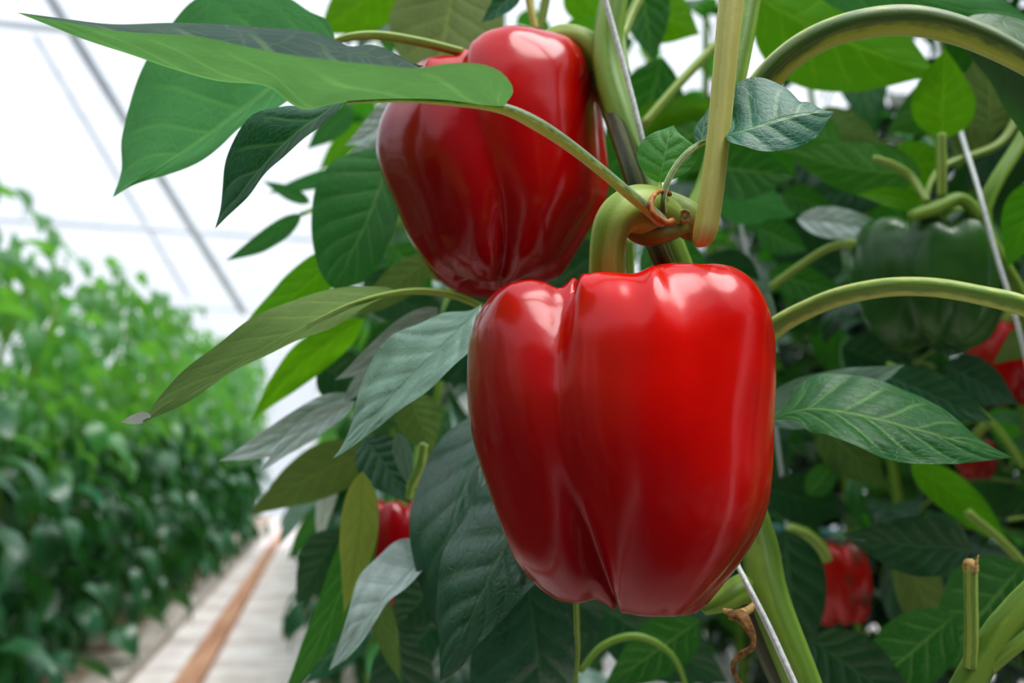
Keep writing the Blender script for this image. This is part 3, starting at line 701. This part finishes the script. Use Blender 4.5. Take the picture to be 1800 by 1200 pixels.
ql(B, 'dark', (640, 770), (722, 886), 92, .45, .43, bend=-4)
ql(B, 'gloss', (700, 760), (722, 860), 34, .42)
tube('side_stem', [(745, 780, .42), (738, 820, .42), (724, 850, .42), (717, 876, .42)], [8, 9, 8, 4], M['petiolelight'], B, px=True)
ql(B, 'olive', (720, 690), (760, 800), 80, .47, side='under')
ql(B, 'dark', (560, 640), (660, 700), 90, .5)
ql(B, 'dark', (690, 620), (740, 760), 110, .55)
ql(B, 'mid', (655, 860), (488, 1240), 70, .42, .41, bend=-22, side='under', label='long leaf with yellow-green midrib')
ql(B, 'dark', (600, 930), (520, 1060), 80, .55)
ql(B, 'olive', (662, 1030), (705, 1200), 44, .42, bend=4, side='under')
ql(B, 'dark', (770, 1020), (690, 1110), 90, .45)
ql(B, 'teal', (640, 1080), (540, 1200), 80, .5)
ql(B, 'dark', (760, 1100), (640, 1230), 90, .5)
ql(B, 'dark', (700, 1120), (720, 1300), 110, .46)
ql(B, 'dark', (640, 490), (760, 560), 90, .52)
ql(B, 'olive', (760, 450), (620, 560), 60, .46, side='under')
ql(B, 'mid', (690, 430), (760, 520), 80, .55)
ql(B, 'dark', (900, 600), (700, 640), 120, .6)
ql(B, 'dark', (1060, 440), (880, 560), 150, .56)
ql(B, 'mid', (1000, 380), (1080, 520), 130, .60)
ql(B, 'dark', (900, 520), (760, 600), 120, .58)
ql(B, 'olive', (840, 470), (720, 470), 60, .48, side='under')
ql(B, 'mid', (1130, 430), (1260, 520), 110, .52)
ql(B, 'dark', (1240, 450), (1340, 560), 110, .58)
ql(B, 'mid', (1165, 100), (1075, 430), 130, .62)
ql(B, 'lit', (1250, 180), (1095, 280), 90, .66)
ql(B, 'mid', (1120, -60), (1150, 110), 90, .58)
ql(B, 'dark', (900, 980), (1090, 1110), 150, .62)
ql(B, 'dark', (1080, 1000), (1000, 1190), 130, .64)
# top centre
ql(B, 'olive', (800, -40), (760, 190), 200, .47, .44, side='under')
ql(B, 'bright', (700, -40), (560, 60), 110, .62, side='under')
ql(B, 'bright', (720, -60), (690, 60), 80, .7, side='under')
ql(B, 'teal', (915, -20), (846, 40), 36, .42)
ql(B, 'bright', (1060, 40), (960, 90), 60, .55, side='under')
ql(B, 'bright', (1000, -30), (1080, 50), 80, .6, side='under')
ql(B, 'lit', (620, 300), (470, 340), 30, .62)
# ---- right-hand cluster
ql(R, 'dark', (1660, 640), (1790, 710), 80, .55)
ql(R, 'olive', (1850, 560), (1745, 640), 60, .56, side='under')
ql(R, 'dark', (1640, 610), (1740, 570), 60, .56)
ql(R, 'mid', (1480, 250), (1330, 215), 80, .62, side='under')
ql(R, 'lit', (1250, 330), (1400, 380), 90, .66, side='under')
ql(R, 'dark', (1560, 330), (1400, 350), 80, .70)
ql(R, 'dark', (1480, 480), (1330, 400), 100, .72)
ql(R, 'mid', (1700, 160), (1560, 230), 100, .66, side='under')
ql(R, 'dark', (1800, 180), (1700, 330), 120, .62)
ql(R, 'olive', (1420, 210), (1560, 260), 80, .72, side='under')
tube('main_stem', [(1880, 60, .52), (1800, 240, .50), (1745, 330, .49), (1725, 385, .49), (1760, 460, .49), (1795, 520, .49), (1850, 700, .5), (1900, 1100, .52), (1880, 1900, .56)], [11, 12, 13, 15, 13, 12, 14, 15, 16], M['stem'], R, px=True, n=70)
tube('side_stem', [(1725, 385, .49), (1690, 350, .49), (1640, 368, .49), (1600, 380, .49)], [12, 12, 14, 10], M['stem'], R, px=True)
tube('side_stem', [(1655, 345, .49), (1655, 290, .49), (1654, 235, .49)], [8, 9, 8], M['stemlight'], R, px=True)
tube('side_stem', [(1630, 355, .49), (1600, 310, .50), (1570, 290, .50), (1535, 278, .50)], [7, 7, 7, 6], M['stemlight'], R, px=True)
tube('side_stem', [(1520, 425, .52), (1460, 435, .54), (1410, 465, .55), (1355, 505, .56)], [7, 7, 7, 7], M['stemlight'], R, px=True)
tube('side_stem', [(1620, 370, .5), (1650, 300, .51), (1760, 250, .52), (1800, 180, .53)], [5, 6, 8, 9], M['stemlight'], R, px=True)
ql(R, 'bright', (1320, -10), (1650, 130), 210, .52, .50, bend=10, side='under', label='large translucent leaf overhead', pucker=.01)
ql(R, 'lit', (1400, -60), (1860, 60), 130, .42, .40, side='under')
ql(R, 'bright', (1655, 245), (1662, 85), 112, .50, .49, side='under')
ql(R, 'olive', (1740, 235), (1740, 70), 110, .53, side='under')
ql(R, 'olive', (1720, 120), (1700, 290), 120, .56, side='under')
ql(R, 'mid', (1620, 305), (1370, 262), 95, .55, bend=-10, side='under')
ql(R, 'bright', (1560, 300), (1680, 280), 90, .58, side='under')
ql(R, 'mid', (1230, 290), (1400, 310), 110, .56)
ql(R, 'bright', (1110, 215), (1270, 180), 60, .6, side='under')
ql(R, 'bright', (1110, 0), (1230, 60), 110, .6, side='under')
ql(R, 'mid', (1260, 210), (1110, 300), 120, .6, side='under')
ql(R, 'mid', (1375, 340), (1475, 372), 52, .56)
ql(R, 'bright', (1625, 362), (1503, 342), 38, .50, bend=6)
ql(R, 'palesheen', (1400, 385), (1580, 412), 56, .53, bend=-4)
ql(R, 'bright', (1830, 320), (1770, 470), 90, .47, side='under')
ql(R, 'mid', (1350, 480), (1495, 520), 62, .58)
ql(R, 'mid', (1330, 400), (1420, 440), 60, .62)
ql(R, 'gloss', (1260, 500), (1370, 620), 120, .43, label='grey-green leaf behind the front pepper')
ql(R, 'gloss', (1330, 730), (1590, 640), 90, .40, bend=8)
ql(R, 'dark', (1560, 660), (1745, 740), 80, .42)
ql(R, 'dark', (1480, 610), (1620, 660), 90, .55)
tube('side_stem', [(1560, 640, .5), (1660, 680, .5), (1750, 750, .5), (1800, 820, .5)], [6, 7, 7, 7], M['stem'], R, px=True)
ql(R, 'dark', (1712, 962), (1480, 938), 105, .44, .44, bend=-8, pucker=.015, label='dark ribbed leaf')
ql(R, 'bright', (1600, 815), (1780, 970), 66, .55, side='under', bend=-10)
tube('side_stem', [(1700, 900, .54), (1770, 960, .54), (1840, 1040, .54)], [8, 8, 8], M['stemlight'], R, px=True)
ql(R, 'olive', (1585, 950), (1700, 1190), 84, .52, side='under', bend=10)
ql(R, 'dark', (1380, 930), (1400, 1190), 130, .55)
ql(R, 'mid', (1800, 990), (1640, 1180), 170, .46)
ql(R, 'mid', (1680, 1080), (1480, 1250), 130, .44, label='leaf with yellow-green midrib at the bottom')
ql(R, 'dark', (1420, 1120), (1620, 1260), 120, .42)
ql(R, 'dark', (1350, 860), (1500, 900), 90, .7)
ql(R, 'olive', (1440, 740), (1560, 860), 90, .62)
ql(R, 'mid', (1420, 870), (1480, 800), 50, .62)
ql(R, 'dark', (1060, 1070), (1280, 1200), 140, .50)
ql(R, 'mid', (1230, 1090), (1060, 1210), 100, .46)
tube('side_stem', [(1020, 1180, .44), (1060, 1135, .44), (1120, 1118, .44), (1180, 1150, .44), (1215, 1230, .44)], [5, 6, 6, 5, 4], M['stem'], R, px=True)
tube('side_stem', [(1390, 928, .62), (1420, 940, .62), (1445, 965, .62), (1455, 985, .62)], [9, 10, 10, 9], M['stemlight'], R, px=True)

# ------------------------------------------------------------------ blurred peppers
def small_pepper(label, centre, H, W, mat, seed, stalk, tilt=0.0, group=None):
    rr = random.Random(seed)
    off = rr.uniform(-20, 20)
    gs = [(G((0, a+off), (1, a+off+rr.uniform(-6, 6))), .15, .07, .18, .3) for a in (-150, -95, -40, 30, 110)]
    if mat is M['greenp']: gs = [(G((0, a), (1, a)), .15, .05, .15, .25) for a in (-132, -92, -50, 20, 80, 150)]
    root, b = make_pepper('bell_pepper', label, centre, H, W, W*.95, gs, mat, None, seed, tilt, 96, 60)
    if stalk: tube('stalk', stalk[0], stalk[1], M['stalk'], root, px=True)
    return root
small_pepper('blurred dark green bell pepper hanging at the right among stems', (1632, 500, .52), .082, .088, M['greenp'], 21, ([(1625, 425, .52), (1632, 390, .52), (1660, 372, .51), (1700, 372, .5)], [14, 14, 16, 12]))
small_pepper('small half-ripe red and brown pepper low in the shade at the right', (1472, 1024, .66), .064, .057, M['turning'], 22, ([(1462, 985, .66), (1440, 955, .66), (1415, 938, .66), (1385, 930, .66)], [9, 9, 9, 9]), tilt=.12)
small_pepper('red pepper half hidden by leaves left of the front pepper near the path', (706, 972, .52), .066, .052, M['red'], 23, ([(706, 900, .52), (712, 870, .52), (730, 850, .52)], [9, 8, 8]))
small_pepper('dark red pepper partly hidden behind stems below the green pepper', (1765, 640, .66), .066, .056, M['red2'], 24, ([(1765, 580, .66), (1772, 560, .66), (1795, 540, .66)], [10, 10, 10]))
small_pepper('deep crimson pepper in shade behind the tip of the broad pointed leaf', (1715, 808, .80), .038, .036, M['turning'], 25, ([(1715, 775, .8), (1720, 760, .8), (1735, 745, .8)], [8, 8, 8]))

# ------------------------------------------------------------------ generic leaves for rows
def generic_leaf_mesh(seed, n=12, m=3):
    rnd = random.Random(seed)
    Wd = rnd.uniform(.20, .27); droop = rnd.uniform(.5, 1.3); fold = rnd.uniform(.1, .35); tw = rnd.uniform(-.4, .4)
    vs, uv = [], []
    x = z = 0; a = .35
    ds = 1.0/(n-1)
    for i in range(n):
        v = i/(n-1)
        w = np.interp(v, PROF_V, PROF_W)*Wd
        ca, sa = math.cos(a), math.sin(a)
        for j in range(-m, m+1):
            u = j/m
            y = u*w; h = fold*abs(u)*w + .02*math.sin(9*v+seed+u*2)*abs(u)
            t = tw*v
            yy, hh = y*math.cos(t)-h*math.sin(t), y*math.sin(t)+h*math.cos(t)
            vs.append((x - hh*sa, yy, z + hh*ca)); uv.append((u*.5+.5, v))
        x += ds*ca; z += ds*sa; a -= droop*ds*1.6
    W = 2*m+1
    fs = [(i*W+j, (i+1)*W+j, (i+1)*W+j+1, i*W+j+1) for i in range(n-1) for j in range(W-1)]
    return np.array(vs), fs, uv

VARS = [generic_leaf_mesh(s) for s in range(5)]
VLOW = [generic_leaf_mesh(s, 7, 1) for s in range(5)]
def leaf_datablock(name, k, mat, hi=True):
    v, f, u = (VARS if hi else VLOW)[k]
    o = mesh_obj('leaf', v, f, mat, None, u)
    me = o.data; bpy.data.objects.remove(o); return me
LD = {m_: [leaf_datablock('leaf', k, M[m_]) for k in range(5)] for m_ in ('dark', 'mid', 'lit', 'gloss', 'bright')}
def leaf_rot(az, pitch, roll):
    return Matrix.Rotation(az, 4, 'Z') @ Matrix.Rotation(-pitch, 4, 'Y') @ Matrix.Rotation(roll, 4, 'X')

# openings between branches where daylight comes through
GAPS = ((1185, 100, 22), (1335, 115, 16), (1430, 160, 34), (1310, 345, 34), (1640, 75, 20), (680, 90, 30), (1505, 190, 20))
def allowed(p, L):
    x, y, d = proj(p); x, y, d = float(x), float(y), float(d)
    if d <= 0: return True
    if d < .5 and -400 < x < 2200 and -300 < y < 1500: return False
    r = L*.7*F/max(d, .05)
    if x-r < 520 - max(0, (y-500))*.02 and x+r > -50 and y-r*.3 < 640 and d < 2.5: return False    # open air above the path
    if x-r*.6 < 560 and y > 560 and x > -100 and d < 2.5: return False
    for hx, hy, hr in GAPS:
        if abs(x-hx) < hr+r*.25 and abs(y-hy) < hr*.6+r*.25 and d < 3: return False
    return True

def leafy_plant(base, label, n, seed, zs=(.15, 1.7), L=(.09, .15), mats=('dark', 'mid', 'mid', 'dark', 'gloss'), group=None, spread=.12):
    rnd = random.Random(seed)
    root = empty('pepper_plant', base, label, 'plant', group)
    bx, by = base[0], base[1]
    pts = [np.array([bx + rnd.uniform(-.03, .03), by + rnd.uniform(-.03, .03), z]) for z in np.linspace(0, zs[1]+.1, 7)]
    v, f, u = tube_geo(pts, [.009, .008, .007, .007, .006, .005, .003], seg=8)
    mesh_obj('main_stem', v, f, M['stem'], root, u)
    inv = parent_world(root).inverted()
    cnt = 0; tries = 0
    while cnt < n and tries < n*4:
        tries += 1
        z = rnd.uniform(*zs); az = rnd.uniform(0, 2*PI); out = rnd.uniform(.02, spread)
        p = np.array([bx + out*math.cos(az), by + out*math.sin(az), z]); LL = rnd.uniform(*L)
        q = p + np.array([math.cos(az), math.sin(az), -.3])*LL*.5
        if not allowed(q, LL) or not allowed(p, LL*.5): continue
        me = LD[rnd.choice(mats)][rnd.randrange(5)]
        o = bpy.data.objects.new('leaf', me); col.objects.link(o); o.parent = root
        m_ = Matrix.Translation(Vector(p)) @ leaf_rot(az, rnd.uniform(-.7, .35), rnd.uniform(-.5, .5)) @ Matrix.Scale(LL, 4)
        o.matrix_parent_inverse = inv; o.matrix_basis = m_
        cnt += 1
        if cnt % 3 == 0:
            v, f, u = tube_geo([np.array([bx, by, z-.04]), (np.array([bx, by, z-.02])+p)/2+np.array([0, 0, .015]), p], .0016, seg=6, n=8)
            mesh_obj('petiole', v, f, M['stemlight'], o, u)
    return root

ownrow = [(.15, .92), (.13, 1.25), (.16, 1.6), (.13, 1.95)]
desc = ['dense plant behind the drooping glossy leaves', 'plant further along the near row, lower leaves over the path edge', 'plant deeper in the near row, mostly hidden by nearer leaves', 'plant at the far visible end of the near row']
for i, (x_, y_) in enumerate(ownrow):
    leafy_plant((x_, y_, 0), desc[i], 95, 100+i, (.12, 1.75))
second = [(.60, .50), (.62, .82), (.60, 1.15), (.62, 1.5), (.86, .62), (.88, .95), (.88, 1.3), (.80, .34)]
desc2 = ['dark plant behind the green pepper at the right', 'dark bushy plant seen between the front pepper and the green pepper', 'shaded plant deep behind the front pepper', 'shaded plant far back above the front pepper',
         'dark plant at the right edge behind the green pepper plant', 'shaded plant in the second line, behind the half-ripe pepper', 'deep shaded plant behind the twine', 'dark plant at the lower right edge']
for i, (x_, y_) in enumerate(second):
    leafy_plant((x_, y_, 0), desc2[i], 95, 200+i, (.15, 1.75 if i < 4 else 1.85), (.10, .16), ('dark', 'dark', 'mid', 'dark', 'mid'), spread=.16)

# far rows: every plant is a thing with stem and foliage; meshes shared
def foliage_mesh(seed, n, zs, L, mat, rx=.3, low=None):
    rnd = random.Random(seed); VS, FS, US = [], [], []; off = 0; MI = []
    for _ in range(n):
        v, f, u = VLOW[rnd.randrange(5)]
        z = zs[0] + (zs[1]-zs[0])*rnd.random()**.85; az = rnd.uniform(0, 2*PI); out = rnd.uniform(.02, rx)*(1 if z < zs[1]*.85 else .7)
        LL = rnd.uniform(*L)
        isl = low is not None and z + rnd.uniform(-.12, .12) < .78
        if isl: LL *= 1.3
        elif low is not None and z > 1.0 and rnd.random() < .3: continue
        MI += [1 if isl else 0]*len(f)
        m_ = np.array(Matrix.Translation((out*math.cos(az), out*math.sin(az), z)) @ leaf_rot(az, rnd.uniform(-1.25, -.1), rnd.uniform(-.8, .8)) @ Matrix.Scale(LL, 4))
        vv = np.c_[v, np.ones(len(v))] @ m_.T
        VS.append(vv[:, :3]); FS += [tuple(i+off for i in q) for q in f]; US += u; off += len(v)
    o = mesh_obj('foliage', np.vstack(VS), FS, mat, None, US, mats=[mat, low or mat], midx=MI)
    me = o.data; bpy.data.objects.remove(o); return me
def stem_mesh(seed, h):
    rnd = random.Random(seed)
    v, f, u = tube_geo([np.array([rnd.uniform(-.03, .03), rnd.uniform(-.03, .03), z]) for z in np.linspace(0, h, 6)], .009, seg=8)
    o = mesh_obj('main_stem', v, f, M['stem'], None, u); me = o.data; bpy.data.objects.remove(o); return me
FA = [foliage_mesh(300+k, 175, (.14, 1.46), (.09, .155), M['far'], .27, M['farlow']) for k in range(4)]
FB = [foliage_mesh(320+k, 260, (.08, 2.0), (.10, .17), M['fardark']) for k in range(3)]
SM = [stem_mesh(340+k, 1.3) for k in range(2)]
def row_plant(x, y, meshes, rnd, label, group, s=1.0):
    root = empty('pepper_plant', (x, y, 0), label, 'plant', group)
    a = rnd.uniform(0, 6.28)
    for nm, me in (('foliage', meshes[rnd.randrange(len(meshes))]), ('main_stem', SM[rnd.randrange(2)])):
        o = bpy.data.objects.new(nm, me); col.objects.link(o); o.parent = root
    root.rotation_euler.z = a; root.scale = (1, 1, s)
    return root
rnd = random.Random(77)
near_labels = {0: 'bright leafy plant nearest the camera in the row across the path', 1: 'second leafy plant of the row across the path', 2: 'third leafy plant of the row across the path'}
k = 0
y_ = -1.6  # starts behind the viewpoint; those unseen plants are added for reflections
while y_ < 12:
    for x_ in (-1.04, -1.46):
        front = x_ > -1.25
        lab = 'leafy green plant in the blurred row across the path' if front else 'leafy green plant in the back line of the row across the path'
        grp = 'plants in the blurred row across the path' if front else 'plants in the back line across the path'
        if front and y_ > 1.9 and k < 3: lab = near_labels[k]; k += 1
        row_plant(x_ + rnd.uniform(-.05, .05) + max(0, y_-2.5)*.018, y_ + rnd.uniform(-.06, .06), FA, rnd, lab, grp, (rnd.uniform(.98, 1.12) + max(0, y_-2)*.07) if front else (rnd.uniform(.78, .9) + max(0, y_-2)*.05))
    y_ += .36
y_ = 2.35
while y_ < 11:
    row_plant(.32 + rnd.uniform(-.05, .05), y_, FA, rnd, 'leafy plant in the far part of the near row beside the boards', 'plants in the far part of the near row', rnd.uniform(1, 1.2)); y_ += .36
y_ = -.2
while y_ < 4.2:
    for x_ in (1.75, 2.2):
        row_plant(x_ + rnd.uniform(-.06, .06), y_ + rnd.uniform(-.05, .05), FB, rnd, 'dark shaded plant in the next row on the right', 'shaded plants in the next row on the right', rnd.uniform(.95, 1.1))
    y_ += .3

for (x_, y_) in ((.30, -.55), (.0, -.9), (.55, -.75), (.25, -1.2), (-.1, -1.5), (.85, -.45)):  # unseen plants added to darken what the front pepper reflects
    row_plant(x_, y_, FB, rnd, 'dark leafy plant added unseen behind the viewpoint for reflections', 'unseen plants added behind the viewpoint for reflections', rnd.uniform(.62, .7))
# ------------------------------------------------------------------ greenhouse
def box(name, lo, hi, mat, parent=None, kind=None, bev=0.0):
    x0, y0, z0 = lo; x1, y1, z1 = hi
    v = [(x0, y0, z0), (x1, y0, z0), (x1, y1, z0), (x0, y1, z0), (x0, y0, z1), (x1, y0, z1), (x1, y1, z1), (x0, y1, z1)]
    f = [(0, 3, 2, 1), (4, 5, 6, 7), (0, 1, 5, 4), (1, 2, 6, 5), (2, 3, 7, 6), (3, 0, 4, 7)]
    o = mesh_obj(name, v, f, mat, parent, smooth=False)
    if bev:
        b = o.modifiers.new('bevel', 'BEVEL'); b.width = bev; b.segments = 2
    if kind: o['kind'] = kind
    return o
X0, X1, Y0, Y1 = -4.6, 6.0, -4.0, 22.0
box('floor', (X0, Y0, -.05), (X1, Y1, 0), M['floor'], kind='structure')
box('trim_1', (-2.3, Y0, 0), (-.84, Y1-.02, .012), M['soil'], kind='structure')
M['sheet'] = simple_material('pale_ground_sheet', (196, 178, 168), (226, 216, 210), 5, .7, .01)
box('trim_2', (.02, Y0, 0), (1.05, Y1-.02, .012), M['sheet'], kind='structure')
tag(box('path_board', (-.83, -1, .0), (-.69, 16, .06), M['board'], bev=.008), 'long weathered grey board edging the planting bed across the path', 'board')
tag(box('path_board', (-.50, -1, .0), (-.40, 16, .045), M['rail'], bev=.008), 'long brown board lying along the middle of the pale path', 'board')
tag(box('path_board', (-1.25, -1, .012), (-1.19, 16, .06), M['rail'], bev=.006), 'brown board in the soil under the far row of plants', 'board')
def quad(name, pts, mat):
    o = mesh_obj(name, pts, [(0, 1, 2, 3)], mat, None, smooth=False); o['kind'] = 'structure'; return o
EZ, RZ, RX = 3.0, 4.4, .7
quad('ceiling', [(X0, Y0, EZ), (RX, Y0, RZ), (RX, Y1, RZ), (X0, Y1, EZ)], M['film'])
quad('ceiling', [(RX, Y0, RZ), (X1, Y0, EZ), (X1, Y1, EZ), (RX, Y1, RZ)], M['film'])
quad('wall_left', [(X0, Y0, 0), (X0, Y0, EZ), (X0, Y1, EZ), (X0, Y1, 0)], M['film'])
quad('wall_right', [(X1, Y0, 0), (X1, Y0, EZ), (X1, Y1, EZ), (X1, Y1, 0)], M['film'])
M['darkback'] = simple_material('back_wall_light_block', (84, 92, 84), (110, 116, 106), 3, .8)  # unseen back wall made opaque and dark to shape reflections
for nm, yy in (('wall_front', Y1), ('wall_back', Y0)):
    o = mesh_obj(nm, [(X0, yy, 0), (X1, yy, 0), (X1, yy, EZ), (RX, yy, RZ), (X0, yy, EZ)], [(0, 1, 2, 3, 4)], M['film'] if nm == 'wall_front' else M['darkback'], None, smooth=False); o['kind'] = 'structure'
def pipe(name, a, b, r, mat):
    v, f, u = tube_geo([np.array(a, float), np.array(b, float)], r, seg=10, n=3)
    o = mesh_obj(name, v, f, mat, None, u); o['kind'] = 'structure'; return o
HB = 2.1
pipe('trim_3', P(60, -50, 4.5), P(428, 548, 8.0), .032, M['steel'])
pipe('trim_4', P(60, 60, 6.0), P(330, 520, 10.0), .016, M['steel'])
for i, yy in enumerate((4.2, 7.6, 11.0, 14.4, 17.8)):
    pipe('trim_%d' % (6+i), (X0, yy, .8+HB+.06), (X1, yy, .8+HB+.06), .02, M['steelpale'])
for i, (xx, yy) in enumerate(((-3.7, 10.0), (-3.7, 5.0), (-3.7, 15.0))):
    pipe('trim_%d' % (11+i), (xx, yy, 0), (xx, yy, .8+HB+.3), .045, M['steelpale'])
# teal irrigation gutter under the second line of plants
tag(mesh_obj('irrigation_pipe', *(lambda g: (g[0], g[1]))(tube_geo([np.array([.98, -.2, .705]), np.array([1.0, 1.2, .70]), np.array([1.0, 2.6, .70])], .012, seg=12, n=8)), M['teal_tray']), 'teal green pipe crossing behind the half-ripe pepper', 'pipe')

# ------------------------------------------------------------------ light
w = bpy.data.worlds.new('World'); sc.world = w; w.use_nodes = True
nt = w.node_tree; nt.nodes.clear()
out = nt.nodes.new('ShaderNodeOutputWorld'); bgn = nt.nodes.new('ShaderNodeBackground')
tc = nt.nodes.new('ShaderNodeTexCoord'); sp = nt.nodes.new('ShaderNodeSeparateXYZ'); mr = nt.nodes.new('ShaderNodeMapRange')
nt.links.new(tc.outputs['Generated'], sp.inputs[0]); nt.links.new(sp.outputs[2], mr.inputs[0]); mr.inputs[1].default_value = -.1; mr.inputs[2].default_value = 1
mxw = nt.nodes.new('ShaderNodeMix'); mxw.data_type = 'RGBA'; nt.links.new(mr.outputs[0], mxw.inputs[0])
mxw.inputs[6].default_value = (.69, .73, .78, 1); mxw.inputs[7].default_value = (1.15, 1.2, 1.28, 1)
nt.links.new(mxw.outputs[2], bgn.inputs[0]); bgn.inputs[1].default_value = 1.0
nt.links.new(bgn.outputs[0], out.inputs[0])
sun = bpy.data.lights.new('sun', 'SUN'); sun.energy = 3.0; sun.angle = math.radians(40); sun.color = (1, .98, .94)
so = bpy.data.objects.new('sun', sun); col.objects.link(so)
dirv = Vector((.35, -.35, 1.0)).normalized()
so.rotation_euler = dirv.to_track_quat('Z', 'Y').to_euler(); so.location = (0, 0, 6)
